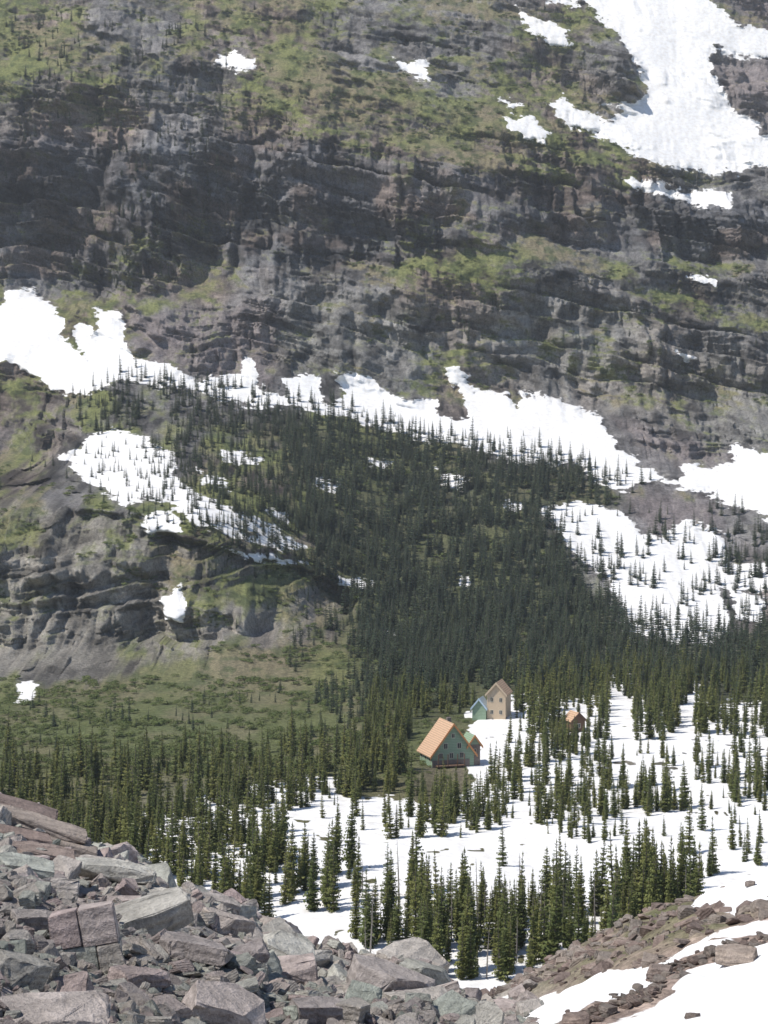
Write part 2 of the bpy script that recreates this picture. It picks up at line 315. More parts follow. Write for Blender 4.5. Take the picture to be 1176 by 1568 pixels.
MB,nt,bs=mat('conifer_bark'); tcb=N(nt,'ShaderNodeTexCoord'); nn=noise_node(nt,20,4,.6,tcb.outputs['Object'])
nt.links.new(cmix(nt,nn.outputs[0],(.08,.06,.045,1),(.22,.19,.16,1)),bs.inputs['Base Color']); bs.inputs['Roughness'].default_value=.95
MSN,nt,bs=mat('weathered_dead_wood'); nn=noise_node(nt,15,4,.6); nt.links.new(cmix(nt,nn.outputs[0],(.16,.14,.12,1),(.34,.31,.28,1)),bs.inputs['Base Color'])
FV1=foliage_mat('fir_needles_valley',(.11,.135,.045,1),(.21,.21,.065,1),(.075,.10,.035,1))
FM1=foliage_mat('fir_needles_mountain',(.055,.080,.050,1),(.10,.12,.062,1),(.038,.056,.038,1))
FS1=foliage_mat('shrub_leaves',(.10,.135,.04,1),(.18,.20,.075,1),(.07,.095,.035,1))
def conifer(name,seed,fm,rmax=.135,levels=30,sparse=0.0,low=.05):
    r=random.Random(seed); V_=[];F_=[];M_=[]
    bend=r.uniform(-.02,.02); segs=7; sides=6
    for i in range(segs+1):
        t=i/segs; rad=.016*(1-t)**.8+.0015
        for k in range(sides):
            a=2*math.pi*k/sides; V_.append((math.cos(a)*rad+bend*t*t,math.sin(a)*rad,-.06+t*1.05))
    for i in range(segs):
        for k in range(sides):
            F_.append((i*sides+k,i*sides+(k+1)%sides,(i+1)*sides+(k+1)%sides,(i+1)*sides+k)); M_.append(0)
    ph=r.uniform(0,6)
    for l in range(levels):
        t=low+(1-low)*(l+r.uniform(-.3,.3))/levels; t=min(max(t,low),.985)
        R=rmax*((1-t)**.78)*(1 if t>.15 else .55+.45*t/.15)*r.uniform(.75,1.18)
        nb=max(4,int(9*(1-t)+4))
        off=r.uniform(0,6.3)
        for b in range(nb):
            if r.random()<sparse: continue
            th=off+2*math.pi*b/nb+r.uniform(-.25,.25); Ln=R*r.uniform(.6,1.28)*(1+.18*math.sin(th+ph))+.008
            dx,dy=math.cos(th),math.sin(th); px,py=-dy,dx
            droop=r.uniform(.22,.5); z0=t+r.uniform(-.008,.008); cx=bend*t*t
            cs=[]
            K=3
            for k in range(K+1):
                s=k/K; cs.append((cx+dx*Ln*s,dy*Ln*s,z0+.02*s-droop*Ln*(s**1.1)+.12*Ln*s*s))
            for k in range(K):
                base=len(V_); c0,c1=cs[k],cs[k+1]; w=Ln*(.42 if k<2 else .27)*r.uniform(.7,1.2); 
                mx=(c0[0]*.25+c1[0]*.75,c0[1]*.25+c1[1]*.75,c0[2]*.3+c1[2]*.7-.2*w-.008)
                V_.extend([c0,c1,(mx[0]+px*w,mx[1]+py*w,mx[2]-.25*w),(mx[0]-px*w,mx[1]-py*w,mx[2]-.25*w),(mx[0],mx[1],mx[2]-.32*w-.008)])
                F_+= [(base,base+1,base+2),(base,base+3,base+1),(base,base+4,base+1)]; M_+=[1,1,1]
    base=len(V_)
    for k in range(4): a=k*math.pi/2; V_.append((bend+math.cos(a)*.009,math.sin(a)*.009,.955))
    V_.append((bend,0,1.03))
    for k in range(4): F_.append((base+k,base+(k+1)%4,base+4)); M_.append(1)
    return bpy.data.objects.new(name,mesh_from(name,V_,F_,[MB,fm],M_))
def snag(name,seed):
    r=random.Random(seed); V_=[];F_=[]
    def stick(p,q,r0,r1,sd=5):
        p=Vector(p);q=Vector(q); d=(q-p).normalized(); a=d.orthogonal().normalized(); b=d.cross(a); s=len(V_)
        for pt,rr in ((p,r0),(q,r1)):
            for k in range(sd):
                an=2*math.pi*k/sd; V_.append(tuple(pt+a*math.cos(an)*rr+b*math.sin(an)*rr))
        for k in range(sd): F_.append((s+k,s+(k+1)%sd,s+sd+(k+1)%sd,s+sd+k))
    stick((0,0,-.05),(.008,0,.5),.014,.010); stick((.008,0,.5),(.0,.01,1),.010,.002)
    for i in range(46):
        z=r.uniform(.15,.95); th=r.uniform(0,6.3); L=.09*(1-z)+.02; L*=r.uniform(.4,1.2)
        p=(.008,0,z); m=(math.cos(th)*L*.6,math.sin(th)*L*.6,z-.01); q_=(math.cos(th)*L,math.sin(th)*L,z-.35*L)
        stick(p,m,.003,.002,3); stick(m,q_,.002,.0007,3)
    return bpy.data.objects.new(name,mesh_from(name,V_,F_,[MSN]))
def newcoll(n,objs):
    c=bpy.data.collections.new(n)
    for o in objs: c.objects.link(o)
    return c
CV=newcoll('valley_fir_kinds',[conifer('a%d'%i,10+i,FV1,rmax=[.115,.09,.13,.10,.115][i],sparse=[0,.12,.08,.25,.4][i],levels=[32,30,30,28,26][i]) for i in range(5)]+[snag('b_snag',3)])
CM=newcoll('mountain_fir_kinds',[conifer('c%d'%i,40+i,FM1,rmax=[.13,.11,.16,.14][i],levels=16) for i in range(4)])
def shrub(name,seed):
    r=random.Random(seed); V_=[];F_=[]
    lobes=[(r.uniform(-.35,.35),r.uniform(-.35,.35),r.uniform(.1,.35),r.uniform(.25,.42)) for _ in range(6)]
    for i in range(150):
        lx,ly,lz,lr=r.choice(lobes); d=Vector((r.gauss(0,1),r.gauss(0,1),abs(r.gauss(0,1))*.9)).normalized()
        c=Vector((lx,ly,lz))+d*lr*r.uniform(.7,1.1); n=(d+Vector((r.uniform(-.6,.6),r.uniform(-.6,.6),r.uniform(-.3,.6)))).normalized()
        a=n.orthogonal().normalized(); b=n.cross(a); s=r.uniform(.05,.1); k=len(V_)
        V_.extend([tuple(c+a*s),tuple(c+b*s*.8),tuple(c-a*s),tuple(c-b*s*.8)]); F_.append((k,k+1,k+2,k+3))
    return bpy.data.objects.new(name,mesh_from(name,V_,F_,[FS1]))
CS=newcoll('shrub_kinds',[shrub('s%d'%i,i) for i in range(4)])
def inpoly(u,v,poly): return sdf(np.asarray(u,float),np.asarray(v,float),poly)>0
def sample(poly,n,jit=0):
    p=np.array(poly); u=RS.uniform(p[:,0].min(),p[:,0].max(),n*4); v=RS.uniform(p[:,1].min(),p[:,1].max(),n*4)
    k=inpoly(u+jit*RS.normal(0,1,len(u)),v+jit*RS.normal(0,1,len(u)),poly); return u[k][:n],v[k][:n]
clear=[[(628,1120),(650,1095),(730,1095),(745,1150),(728,1205),(632,1205)],[(728,1065),(790,1060),(790,1105),(775,1135),(728,1135)],[(860,1098),(900,1098),(895,1130),(865,1130)],
       [(935,1075),(968,1075),(975,1200),(940,1200)],[(1040,1080),(1064,1080),(1064,1220),(1030,1220)],[(735,1125),(765,1120),(775,1190),(735,1190)]]
def add_forest(store,poly,n,h0,h1,cl=.0,seed=0,kinds=5,snowpref=None,cs=14,jit=7):
    u,v=sample(poly,n,jit)
    x,y,z,s,g=terr(u,v)
    cn=fbm(x/cs,y/cs+z/cs,3,300+seed); k=cn>cl
    for c in clear: k&=~inpoly(u,v,c)
    if snowpref is not None: k&=(RS.rand(len(u))<np.where(s>0,snowpref,1))
    u,v,x,y,z=[q_[k] for q_ in (u,v,x,y,z)]
    h=RS.uniform(h0,h1,len(u))*np.where(RS.rand(len(u))<.35,RS.uniform(.35,.8,len(u)),1)
    for i in range(len(u)): store.append((x[i],y[i],z[i],h[i],RS.randint(kinds)))
VT=[];MTt=[]
add_forest(VT,[(-300,1170),(250,1170),(560,1125),(640,1200),(540,1218),(330,1232),(130,1335),(-300,1335)],640,6.5,11.5,.39,1)
add_forest(VT,[(560,1060),(735,1070),(735,1095),(625,1125),(615,1190),(560,1180)],150,6,9.5,.28,2)
add_forest(VT,[(-300,1220),(330,1235),(640,1245),(740,1230),(760,1290),(560,1280),(330,1310),(100,1350)],230,5,11,.42,3,cs=10)
add_forest(VT,[(130,1280),(330,1280),(560,1330),(560,1450),(440,1450),(200,1370)],240,6,12.5,.38,4,cs=10)
add_forest(VT,[(740,1130),(860,1125),(930,1160),(1200,1150),(1500,1150),(1500,1230),(940,1250),(740,1220)],560,3.5,10,.39,5,cs=9)
add_forest(VT,[(770,1040),(1500,1020),(1500,1135),(900,1130),(760,1110)],960,6,11,.28,6)
add_forest(VT,[(640,1195),(930,1215),(960,1300),(640,1265)],180,3,9,.36,7,cs=8)
add_forest(VT,[(540,1330),(700,1410),(900,1380),(1080,1370),(1080,1440),(900,1480),(700,1510),(540,1480)],250,5,12.5,.39,8,6,cs=8)
add_forest(VT,[(930,1390),(1060,1360),(1070,1435),(930,1450)],46,9,15,.1,9)
add_forest(VT,[(960,1190),(1300,1190),(1300,1340),(1060,1350)],70,4,10,.38,10)
add_forest(VT,[(330,1210),(540,1200),(560,1225),(340,1250)],60,6,10,.3,13)
add_forest(VT,[(840,1125),(920,1128),(920,1150),(840,1150)],22,5,7.5,.1,14)
add_forest(VT,[(640,1400),(900,1390),(900,1460),(640,1460)],70,5,11,.2,12)
for i in range(len(VT)-60,len(VT)):
    if RS.rand()<.5: VT[i]=VT[i][:4]+(5,)
add_forest(MTt,[(450,640),(560,650),(720,700),(880,715),(960,765),(830,790),(900,900),(960,975),(1500,1000),(1500,1040),(780,1040),(600,1070),(540,960),(500,840),(430,720)],4200,4.5,11,.34,20,4,.5,11,16)
add_forest(MTt,[(560,850),(960,960),(1300,1000),(1300,1060),(740,1060),(600,1080)],900,5,10.5,.3,21,4,jit=12)
add_forest(MTt,[(420,960),(600,940),(620,1100),(560,1140),(470,1060)],170,3,8,.42,33,4,jit=14)
add_forest(MTt,[(150,585),(300,600),(450,632),(540,900),(430,850),(300,790),(250,690),(100,640)],1600,3,8,.42,22,4,.6,8,18)
add_forest(MTt,[(150,560),(500,620),(880,700),(1010,745),(860,740),(600,670),(300,620)],750,3.5,8,.42,23,4,.8,8)
add_forest(MTt,[(820,775),(1100,800),(1300,860),(1300,1000),(960,975),(880,850)],700,4,8.5,.46,24,4,.7,8)
add_forest(MTt,[(90,690),(290,690),(460,860),(300,820)],420,2.5,5,.43,25,4,.7,6)
add_forest(MTt,[(0,700),(100,700),(480,860),(560,960),(500,1000),(330,960),(200,800)],220,2,5,.47,26,4)
add_forest(MTt,[(0,20),(300,20),(420,200),(300,440),(60,440),(0,250)],760,3,8,.46,27,4)
add_forest(MTt,[(0,0),(900,0),(1000,300),(1176,420),(1176,620),(400,420)],480,1.8,4.5,.5,28,4,0)
add_forest(MTt,[(600,440),(800,470),(820,560),(660,500)],60,3,6,.45,29,4,0)
add_forest(MTt,[(1060,760),(1176,800),(1300,840),(1300,1000),(1120,880)],160,5,9,.4,30,4)
add_forest(MTt,[(-800,560),(0,560),(0,760),(-800,760)],250,4,8,.4,31,4)
add_forest(MTt,[(0,1060),(600,1060),(560,1150),(0,1160)],150,2.5,5,.47,32,4)
def put(name,L,coll,dark=None):
    a=np.array(L,float); n=len(a); rot=np.zeros((n,3)); rot[:,2]=RS.uniform(0,6.3,n); rot[:,0]=RS.uniform(-.05,.05,n); rot[:,1]=RS.uniform(-.05,.05,n)
    w=RS.uniform(.8,1.3,n)*a[:,3]; scl=np.stack([w,w,a[:,3]],1)
    p=a[:,:3].copy(); p[:,2]-=.15
    return gn_instancer(name,p,rot,scl,a[:,4].astype(int),coll)
put('valley_conifer_forest',VT,CV); put('mountainside_conifer_forest',MTt,CM)
SH=[]
def add_shrub(poly,n,s0,s1,cl=.5,seed=0):
    u,v=sample(poly,n); x,y,z,s,g=terr(u,v); k=(fbm(x/10,y/12+z/10,3,400+seed)>cl)&(s<-.2)&(g>.25)
    for i in np.where(k)[0]: SH.append((x[i],y[i],z[i],RS.uniform(s0,s1),RS.randint(4)))
add_shrub([(-100,-50),(1000,-50),(1000,300),(560,230),(0,300)],4600,.8,3,.49,1)
add_shrub([(-100,1040),(640,1040),(600,1180),(-100,1190)],3000,.7,2.2,.42,2)
add_shrub([(400,400),(1240,400),(1240,640),(400,580)],1800,.8,2.8,.48,3)
add_shrub([(-100,690),(300,780),(560,860),(640,1060),(300,1000),(-100,800)],1800,.8,2.4,.45,4)
add_shrub([(450,640),(960,760),(1240,1000),(600,1070)],900,1,3,.3,5)
add_shrub([(560,1090),(760,1090),(780,1230),(560,1200)],300,.6,1.5,.3,6)
a=np.array(SH); n=len(a); rot=np.zeros((n,3)); rot[:,2]=RS.uniform(0,6,n)
gn_instancer('hillside_shrubs',a[:,:3],rot,np.stack([a[:,3]*1.2,a[:,3]*1.2,a[:,3]*.8],1),a[:,4].astype(int),CS)
kinds=[o for o in CV.objects if not o.name.startswith('b')]
for (u,v,h) in [(480,1395,10),(560,1450,11),(610,1465,10),(655,1460,9),(715,1480,12),(870,1450,11),(1000,1425,13),(1050,1415,11),(395,1330,9),(1075,1270,9),(505,1365,8),(770,1330,8),(640,1212,4.5),(662,1218,4),(690,1225,6.5),(712,1215,5),(625,1200,6)]:
    x,y,z,s,g=terr(np.array([u],float),np.array([v],float))
    o=bpy.data.objects.new('fir_tree',random.choice(kinds).data); o.location=(x[0],y[0],z[0]-.2); o.scale=(h*1.1,h*1.1,h); o.rotation_euler=(0,0,random.uniform(0,6)); sc.collection.objects.link(o)
# ================================================================= ROCKS
def rockmat(name,cols,sc_=3):
    m,nt,bs=mat(name); tc=N(nt,'ShaderNodeTexCoord').outputs['Object']; oi=N(nt,'ShaderNodeObjectInfo').outputs['Random']
    r=N(nt,'ShaderNodeValToRGB'); r.color_ramp.elements[0].color=cols[0]; r.color_ramp.elements[1].color=cols[-1]
    for i in range(1,len(cols)-1): e=r.color_ramp.elements.new(i/(len(cols)-1)); e.color=cols[i]
    nt.links.new(oi,r.inputs[0])
    n1=noise_node(nt,sc_,7,.65,tc); n2=noise_node(nt,sc_*7,4,.7,tc)
    w=N(nt,'ShaderNodeTexWave'); w.inputs['Scale'].default_value=2.2; w.inputs['Distortion'].default_value=4; w.bands_direction='Z'; nt.links.new(tc,w.inputs['Vector'])
    f=math_(nt,'MULTIPLY',mr(nt,n1.outputs[0],.3,.7,.62,1.3),mr(nt,n2.outputs[0],.3,.7,.75,1.25))
    f=math_(nt,'MULTIPLY',f,mr(nt,w.outputs['Fac'],0,1,.9,1.07))
    nt.links.new(vscale(nt,r.outputs[0],f),bs.inputs['Base Color']); bs.inputs['Roughness'].default_value=.85; bs.inputs['Specular IOR Level'].default_value=.2
    b=N(nt,'ShaderNodeBump'); b.inputs['Distance'].default_value=.10; b.inputs['Strength'].default_value=1
    nt.links.new(math_(nt,'ADD',math_(nt,'ADD',n1.outputs[0],math_(nt,'MULTIPLY',n2.outputs[0],.4)),math_(nt,'MULTIPLY',w.outputs['Fac'],.12)),b.inputs['Height']); nt.links.new(b.outputs[0],bs.inputs['Normal'])
    return m
MR=rockmat('argillite_rock',[(.38,.395,.345,1),(.42,.35,.33,1),(.50,.48,.43,1),(.35,.37,.325,1),(.41,.33,.315,1),(.46,.42,.375,1),(.31,.27,.265,1)])
MRd=rockmat('moraine_rock',[(.19,.15,.135,1),(.34,.26,.225,1),(.26,.23,.205,1),(.40,.33,.28,1)])
def rock_mesh(name,seed,dims,cuts=9,m=None,sub=1):
    r=random.Random(seed); bm=bmesh.new(); bmesh.ops.create_cube(bm,size=1)
    for i in range(cuts):
        nrm_=Vector((r.gauss(0,1),r.gauss(0,1),r.gauss(0,1)*.8)).normalized()
        sup=.5*(abs(nrm_.x)+abs(nrm_.y)+abs(nrm_.z))
        co=nrm_*sup*r.uniform(.60,.85)
        bmesh.ops.bisect_plane(bm,geom=bm.verts[:]+bm.edges[:]+bm.faces[:],plane_co=co,plane_no=nrm_,clear_outer=True)
        bmesh.ops.convex_hull(bm,input=bm.verts[:])
        bmesh.ops.dissolve_limit(bm,angle_limit=.03,verts=bm.verts[:],edges=bm.edges[:])
    bmesh.ops.scale(bm,vec=dims,verts=bm.verts[:])
    bmesh.ops.bevel(bm,geom=bm.edges[:],offset=.018,segments=1,affect='EDGES')
    bmesh.ops.triangulate(bm,faces=bm.faces[:])
    if sub:
        bmesh.ops.subdivide_edges(bm,edges=[e for e in bm.edges if e.calc_length()>.15],cuts=2,use_grid_fill=True)
        for v in bm.verts:
            v.co+=Vector((r.uniform(-1,1),r.uniform(-1,1),r.uniform(-1,1)))*.015
    me=bpy.data.meshes.new(name); bm.to_mesh(me); bm.free(); me.materials.append(m or MR); return me
dimsL=[(1,.8,.35),(1,.7,.5),(1,.9,.7),(1.1,.6,.28),(.9,.8,.6),(1.2,.7,.4),(1,.9,.22),(.8,.7,.7),(1.1,.5,.35),(1,1,.45)]
CR=newcoll('talus_rock_kinds',[bpy.data.objects.new('r%d'%i,rock_mesh('talus_rock_%d'%i,500+i,dimsL[i])) for i in range(10)])
CRd=newcoll('dark_rock_kinds',[bpy.data.objects.new('d%d'%i,rock_mesh('dark_rock_%d'%i,600+i,dimsL[i],m=MRd)) for i in range(8)])
def scatter_rocks(name,n,ufun,yfun,pmin,pmax,coll,nk,power=2.2,tilt=.5,cond=None,ref=None):
    u=ufun(n); y=yfun(u,n); x,y,z=near_h(u,y)
    s=pmin+(pmax-pmin)*RS.rand(n)**power
    s=s*np.clip(y/35,.3,1.6)
    if cond is not None:
        d=y*CP+z*SP; v=784-F*((-y*SP+z*CP)/d); k=cond(u,v); x,y,z,s=x[k],y[k],z[k],s[k]
    n=len(x); rot=np.stack([RS.normal(0,tilt,n),RS.normal(0,tilt,n),RS.uniform(0,6.3,n)],1)
    scl=np.stack([s*RS.uniform(.8,1.3,n),s*RS.uniform(.8,1.2,n),s*RS.uniform(.7,1.2,n)],1)
    return gn_instancer(name,np.stack([x,y,z+s*.06],1),rot,scl,RS.randint(0,nk,n),coll)
scatter_rocks('talus_rocks',24000,lambda n:RS.uniform(-400,820,n),lambda u,n:9*(60/9)**(RS.rand(n)**.75),.07,.45,CR,10,3.2,.45)
scatter_rocks('talus_slabs',400,lambda n:RS.uniform(-500,780,n),lambda u,n:14+44*RS.rand(n)**.8,.4,.95,CR,10,2.2,.3,cond=lambda u,v:(v>1330)|(u>150))
def clear_snow(u,v): return np.maximum(sdf(u,v,SNR[0]),sdf(u,v,SNR[1]))
scatter_rocks('moraine_rocks',8500,lambda n:RS.uniform(700,1500,n),lambda u,n:22+110*RS.rand(n)**.8,.05,.40,CRd,8,4.5,.4,
   cond=lambda u,v:(clear_snow(u,v)<-2)|(RS.rand(len(u))<.006))
def near_at(u,v):
    ys=np.geomspace(4,140,900); x,y,z=near_h(np.full(900,float(u)),ys); d=y*CP+z*SP; vv=784-F*((-y*SP+z*CP)/d)
    k=np.where(vv<=v)[0]; i=k[0] if len(k) else len(ys)-1; return Vector((x[i],y[i],z[i]))
def boulder(name,u,v,px,dims,seed,rot=(0,0,0),m=None,cuts=8,lift=.15):
    p=near_at(u,v); s=px*p.y/F
    o=bpy.data.objects.new(name,rock_mesh(name,seed,dims,cuts,m)); o.scale=(s,s,s); o.location=p+Vector((0,0,s*lift)); o.rotation_euler=rot; sc.collection.objects.link(o); return o
rr=random.Random(5)
pr=[];ro=[];sl_=[];ix=[]
for (p0,p1,n_) in [((870,1566),(1000,1522),26),((1000,1520),(1012,1490),10),((1012,1492),(1176,1440),26)]:
    for i in range(n_*5):
        t_=rr.random(); u=p0[0]+(p1[0]-p0[0])*t_+rr.gauss(0,6); v=p0[1]+(p1[1]-p0[1])*t_+rr.gauss(0,5); p=near_at(u,v); s=rr.uniform(7,24)*rr.uniform(.4,1)*p.y/F
        pr.append(tuple(p+Vector((0,0,s*.1)))); ro.append((rr.gauss(0,.3),rr.gauss(0,.3),rr.uniform(0,6))); sl_.append((s*1.2,s,s*.8)); ix.append(rr.randrange(8))
gn_instancer('meltout_rocks',pr,ro,sl_,ix,CRd)
for u,v,px,dm in ((1010,1500,44,(1,.8,.6)),(1128,1478,58,(1.1,.7,.5)),(1052,1402,28,(1,.8,.7)),(885,1572,42,(1,.8,.6)),(930,1552,30,(1,.7,.5)),(1060,1560,20,(1.2,.7,.5)),(1148,1358,24,(1.3,.6,.35))):
    boulder('snowfield_boulder',u,v,px,dm,int(u*3+v),(0,.1,rr.uniform(0,3)),MRd)
for u,v,px,dm,rt in ((215,1425,125,(1.2,.8,.35),(.15,-.3,.3)),(125,1350,100,(1.3,.7,.25),(.05,.1,.2)),(300,1468,95,(1.2,.7,.3),(-.1,.12,-.2)),(350,1430,75,(1,.7,.5),(.1,.2,.5)),
    (335,1570,120,(1.2,.9,.5),(.3,.35,.4)),(70,1585,150,(1.3,.8,.3),(.1,-.05,.1)),(20,1510,90,(1,.8,.7),(.2,.3,.8)),(600,1525,105,(1.2,.8,.5),(.1,.25,.2)),(650,1515,80,(1.1,.8,.6),(0,.35,.5)),
    (430,1505,85,(1.3,.7,.35),(.1,-.1,.1)),(30,1345,80,(1.3,.8,.5),(.1,.2,.2)),(180,1345,80,(1.5,.7,.3),(0,.08,.0)),(700,1565,80,(1.2,.8,.5),(.1,.4,.2)),
    (255,1560,70,(1,.8,.5),(.3,.1,.9)),(480,1565,80,(1.2,.8,.4),(.1,.15,.5)),(540,1560,60,(1,.8,.5),(.1,.1,1.2)),(330,1395,60,(1.2,.8,.4),(.1,.2,.3)),(250,1390,70,(1.2,.9,.3),(.1,.1,.1)),(60,1420,70,(1.2,.7,.4),(.2,.1,.5)),(380,1470,60,(1.2,.7,.4),(.2,-.2,.5)),(210,1510,75,(1.2,.8,.35),(.1,.2,.8))):
    boulder('talus_boulder',u,v,px,dm,int(u*7+v*3),rt)
for u,v,px,dm,rt in ((10,1250,100,(1.6,.8,.22),(0,.3,.1)),(60,1278,95,(1.6,.8,.2),(0,.32,.15)),(95,1305,70,(1.6,.8,.25),(0,.3,.1)),(15,1290,80,(1.6,.8,.25),(.1,.26,.3)),(60,1315,70,(1.6,.8,.25),(.1,.2,.2))):
    boulder('bedrock_slab',u,v,px,dm,int(u*5+v*3),rt,MRd)
# the cracked square block
p=near_at(142,1486); s=100*p.y/F
emp=bpy.data.objects.new('cracked_block_boulder',None); sc.collection.objects.link(emp); emp.location=p+Vector((0,-.35,s*.55)); emp.rotation_euler=(-.12,-.16,.12)
for k,(x0,x1,z0,z1) in enumerate(((-.5,.12,-.5,-.02),(.13,.5,-.5,-.06),(-.5,-.08,-.008,.5),(-.07,.5,-.048,.5))):
    bm=bmesh.new(); bmesh.ops.create_cube(bm,size=1)
    for v_ in bm.verts:
        v_.co=Vector(((x0+x1)/2+v_.co.x*(x1-x0),v_.co.y*.8,(z0+z1)/2+v_.co.z*(z1-z0)))*s
        v_.co+=Vector((rr.uniform(-.05,.05) if abs(v_.co.x)>.4*s else 0,rr.uniform(-.02,.02),rr.uniform(-.05,.05) if abs(v_.co.z)>.4*s else 0))*s
    bmesh.ops.bevel(bm,geom=bm.edges[:],offset=.014*s,segments=2,affect='EDGES')
    bmesh.ops.triangulate(bm,faces=bm.faces[:])
    me=bpy.data.meshes.new('piece'); bm.to_mesh(me); bm.free(); me.materials.append(MR)
    o=bpy.data.objects.new('block_piece_%d'%(k+1),me); sc.collection.objects.link(o); o.parent=emp
# ================================================================= BUILDINGS
def simple(name,c,rough=.8,nsc=3,var=.35,stripes=None):
    m,nt,bs=mat(name); tc=N(nt,'ShaderNodeTexCoord').outputs['Object']; n=noise_node(nt,nsc,6,.65,tc)
    a=tuple(x*(1-var) for x in c)+(1,); b=tuple(min(1,x*(1+var)) for x in c)+(1,)
    cc=cmix(nt,n.outputs[0],a,b)
    if stripes:
        w=N(nt,'ShaderNodeTexWave'); w.inputs['Scale'].default_value=stripes; w.inputs['Distortion'].default_value=.6; w.bands_direction='Z'; nt.links.new(tc,w.inputs['Vector'])
        cc=vscale(nt,cc,mr(nt,w.outputs['Fac'],0,.5,.7,1.05))
    nt.links.new(cc,bs.inputs['Base Color']); bs.inputs['Roughness'].default_value=rough; return m
Mstone=simple('rubble_stone_wall',(.20,.16,.14),.9,4,.7); Mgreen=simple('green_painted_shingles',(.26,.36,.25),.7,6,.3,.9); Mor=simple('rust_orange_trim',(.66,.29,.11),.6,4,.25)
Mtan=simple('weathered_rust_roof',(.56,.37,.24),.7,2.5,.45,.8); Mbl=simple('pale_blue_metal_roof',(.42,.54,.64),.5,3,.15); Mbeige=simple('beige_boards',(.56,.44,.31),.8,5,.25,1.2); Mbr=simple('brown_boards',(.15,.085,.055),.85,5,.3)
Mwin,_,b_=mat('window_glass'); b_.inputs['Base Color'].default_value=(.03,.035,.04,1); b_.inputs['Roughness'].default_value=.15
Mwood=simple('window_frame_wood',(.6,.55,.45),.7)
def part(parent,name,verts,faces,m):
    me=mesh_from(name,verts,faces,[m]); o=bpy.data.objects.new(name,me); sc.collection.objects.link(o); o.parent=parent; return o
def box(parent,name,c,d,m):
    x,y,z=c;a,b,e=d[0]/2,d[1]/2,d[2]/2
    v=[(x+i*a,y+j*b,z+k*e) for k in(-1,1) for i,j in((-1,-1),(1,-1),(1,1),(-1,1))]
    return part(parent,name,v,[(3,2,1,0),(4,5,6,7),(0,1,5,4),(1,2,6,5),(2,3,7,6),(3,0,4,7)],m)
def gable(parent,pre,cx,cy,w,d,hw,hr,mw,mg,mroofL,mroofR,mtrim,z0=0,ov=.7):
    h=w/2; 
    part(parent,pre+'walls',[(cx-h,cy-d/2,z0-2),(cx+h,cy-d/2,z0-2),(cx+h,cy+d/2,z0-2),(cx-h,cy+d/2,z0-2),(cx-h,cy-d/2,z0+hw),(cx+h,cy-d/2,z0+hw),(cx+h,cy+d/2,z0+hw),(cx-h,cy+d/2,z0+hw)],[(0,1,5,4),(1,2,6,5),(2,3,7,6),(3,0,4,7)],mw)
    for sgn,nm in((-1,'front_gable'),(1,'back_gable')):
        yy=cy+sgn*(d/2+.004); part(parent,pre+nm,[(cx-h,yy,z0+hw),(cx+h,yy,z0+hw),(cx,yy,z0+hw+hr)],[(0,1,2)],mg)
    sl=hr/h; ex=h+ov; y0=cy-d/2-ov; y1=cy+d/2+ov; th=.22
    for sgn,nm,mm in((-1,'roof_left',mroofL),(1,'roof_right',mroofR)):
        xe=cx+sgn*ex; ze=z0+hw+hr-sl*ex; zr=z0+hw+hr
        v=[(cx,y0,zr+.03),(xe,y0,ze+.03),(xe,y1,ze+.03),(cx,y1,zr+.03)]; v+=[(a_,b_,c_+th) for a_,b_,c_ in v]
        part(parent,pre+nm,v,[(0,1,2,3),(7,6,5,4),(0,4,5,1),(1,5,6,2),(2,6,7,3),(3,7,4,0)],mm)
        v=[(cx,y0-.14,zr+.36),(xe,y0-.14,ze+.36),(xe,y0-.14,ze-.24),(cx,y0-.14,zr-.24)]; v+=[(a_,b_+.13,c_) for a_,b_,c_ in v]
        part(parent,pre+'bargeboard',v,[(0,1,2,3),(7,6,5,4),(0,4,5,1),(1,5,6,2),(2,6,7,3),(3,7,4,0)],mtrim)
def window(parent,x,y,z,w=.8,h=1.1,face='f'):
    if face=='f':
        box(parent,'window_frame',(x,y-.03,z),(w+.2,.08,h+.2),Mwood); box(parent,'window_glass',(x,y-.07,z),(w,.06,h),Mwin); box(parent,'window_bar',(x,y-.105,z),(.06,.03,h),Mwood)
    else:
        box(parent,'window_frame',(x-.03,y,z),(.08,w+.2,h+.2),Mwood); box(parent,'window_glass',(x-.07,y,z),(.06,w,h),Mwin)
def house(name,u,v,yaw):
    x,y,z,_,_=terr(np.array([u],float),np.array([v],float)); e=bpy.data.objects.new(name,None); sc.collection.objects.link(e); e.location=(x[0],y[0],z[0]); e.rotation_euler=(0,0,yaw); return e
L=house('stone_chalet',684,1164,math.radians(17))
# main block: rust roof to the left, green shingled gable end under orange bargeboards, green roof to the right
gable(L,'main_',0,0,9.6,8.6,2.6,6.3,Mgreen,Mgreen,Mtan,Mgreen,Mor,ov=.6)
gable(L,'wing_',5.0,-1.6,2.8,4.6,4.2,1.9,Mstone,Mgreen,Mgreen,Mor,Mor,ov=.5)
box(L,'stone_plinth',(-.5,-4.36,-.1),(8.6,.10,2.6),Mstone)
for i in (-1.7,1.4): window(L,i,-4.3,4.2)
for i in (-2.8,-.4,2.0): window(L,i,-4.3,2.1)
window(L,0,-4.3,6.4,.6,.8)
for i in (-3,0,3): window(L,-4.8,i,1.5,face='l')
window(L,5.0,-3.9,2.6)
box(L,'porch_deck',(-1,-5.4,.1),(6.4,1.9,.2),Mbr)
for i in(-4,-1.8,.4,2.0): box(L,'porch_post',(i,-6.2,1.4),(.18,.18,2.6),Mbr)
box(L,'chimney',(1.2,2.2,8.4),(.9,.9,2.2),Mstone)
D2=house('beige_lodge',764,1098,math.radians(-14))
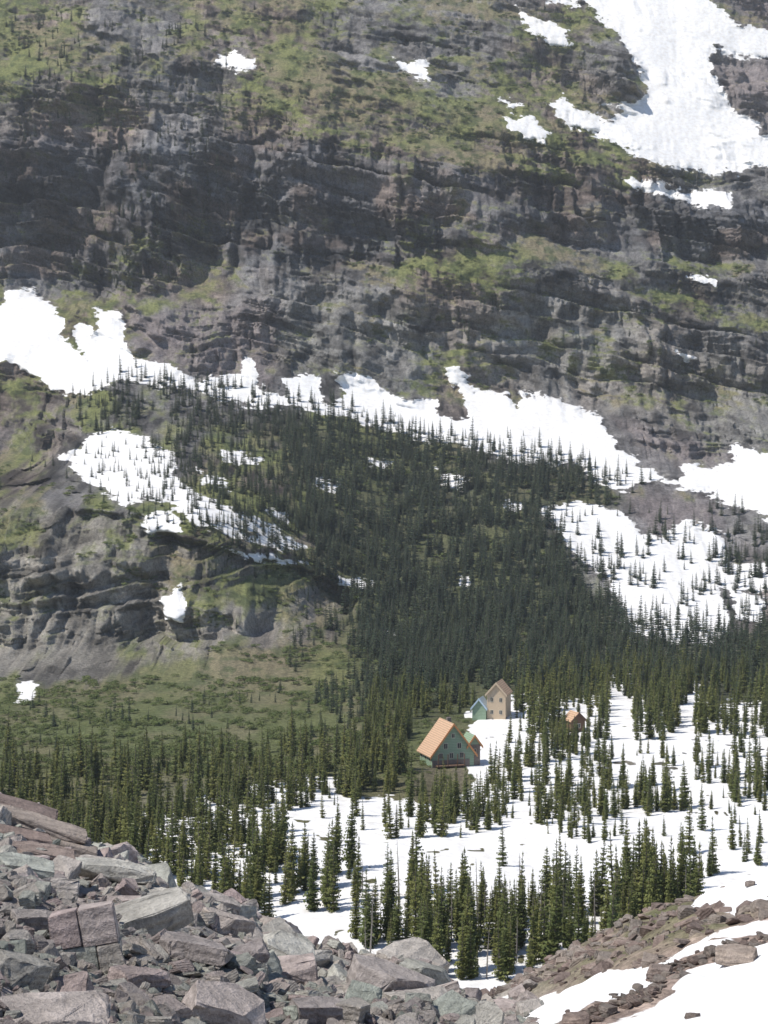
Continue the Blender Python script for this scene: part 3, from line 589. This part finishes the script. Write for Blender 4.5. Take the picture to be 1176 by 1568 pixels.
gable(D2,'main_',0,0,4.6,7,6.0,2.6,Mbeige,Mbeige,Mbeige,Mtan,Mbeige,ov=.4)
for z_ in (1.6,4.6):
    for i in(-1.1,1.1): window(D2,i,-3.5,z_,.6,.9)
gable(D2,'annex_',-4.1,-2,3.4,4.5,2.6,2.1,Mgreen,Mgreen,Mbl,Mbl,Mbl,ov=.35)
D3=house('brown_cabin',880,1118,math.radians(20))
gable(D3,'main_',0,0,3.4,4.2,2.7,1.6,Mbr,Mbr,Mtan,Mbr,Mbr,ov=.4); window(D3,0,-2.1,1.4,.8,.9)
D4=house('woodshed',607,1122,math.radians(-30))
gable(D4,'main_',0,0,3.0,3.6,2.0,1.2,Mbr,Mbr,Mbeige,Mbr,Mbr,ov=.4)
# ================================================================= HAZE
hm=bpy.data.materials.new('thin_mountain_haze'); hm.use_nodes=True; nt=hm.node_tree; nt.nodes.clear()
vo=nt.nodes.new('ShaderNodeVolumeScatter'); vo.inputs['Color'].default_value=(.86,.92,1,1); vo.inputs['Density'].default_value=.00013; vo.inputs['Anisotropy'].default_value=.1
ou=nt.nodes.new('ShaderNodeOutputMaterial'); nt.links.new(vo.outputs[0],ou.inputs['Volume'])
hz=mesh_from('mountain_haze',[(x,y,z) for z in(-120,520) for x,y in((-1500,170),(1500,170),(1500,2100),(-1500,2100))],[(3,2,1,0),(4,5,6,7),(0,1,5,4),(1,2,6,5),(2,3,7,6),(3,0,4,7)],[hm])
sc.collection.objects.link(bpy.data.objects.new('mountain_haze',hz))
# ================================================================= LIGHT, SKY, CAMERA
S=Vector((-.52,-.18,.82)).normalized()
w=bpy.data.worlds.new('World'); sc.world=w; w.use_nodes=True; wn=w.node_tree; bg=wn.nodes['Background']
sk=wn.nodes.new('ShaderNodeTexSky'); sk.sky_type='NISHITA'; sk.sun_disc=False; sk.sun_elevation=math.asin(S.z); sk.sun_rotation=math.atan2(S.x,S.y)%(2*math.pi); sk.altitude=1800
wn.links.new(sk.outputs[0],bg.inputs[0]); bg.inputs[1].default_value=.135
sl=bpy.data.lights.new('sun','SUN'); sl.energy=4.8; sl.angle=math.radians(.5); sl.color=(1,.95,.87)
so=bpy.data.objects.new('sun',sl); sc.collection.objects.link(so); so.rotation_euler=S.to_track_quat('Z','Y').to_euler()
cam=bpy.data.cameras.new('camera'); co=bpy.data.objects.new('camera',cam); sc.collection.objects.link(co); sc.camera=co
cam.sensor_fit='VERTICAL'; cam.sensor_height=24; cam.sensor_width=18; cam.lens=24/(2*784/F); cam.clip_end=6000; cam.clip_start=.2
co.location=(0,0,0); co.rotation_euler=(math.radians(90)+P,0,0)
sc.view_settings.view_transform='Standard'; sc.view_settings.look='None'; sc.view_settings.exposure=0
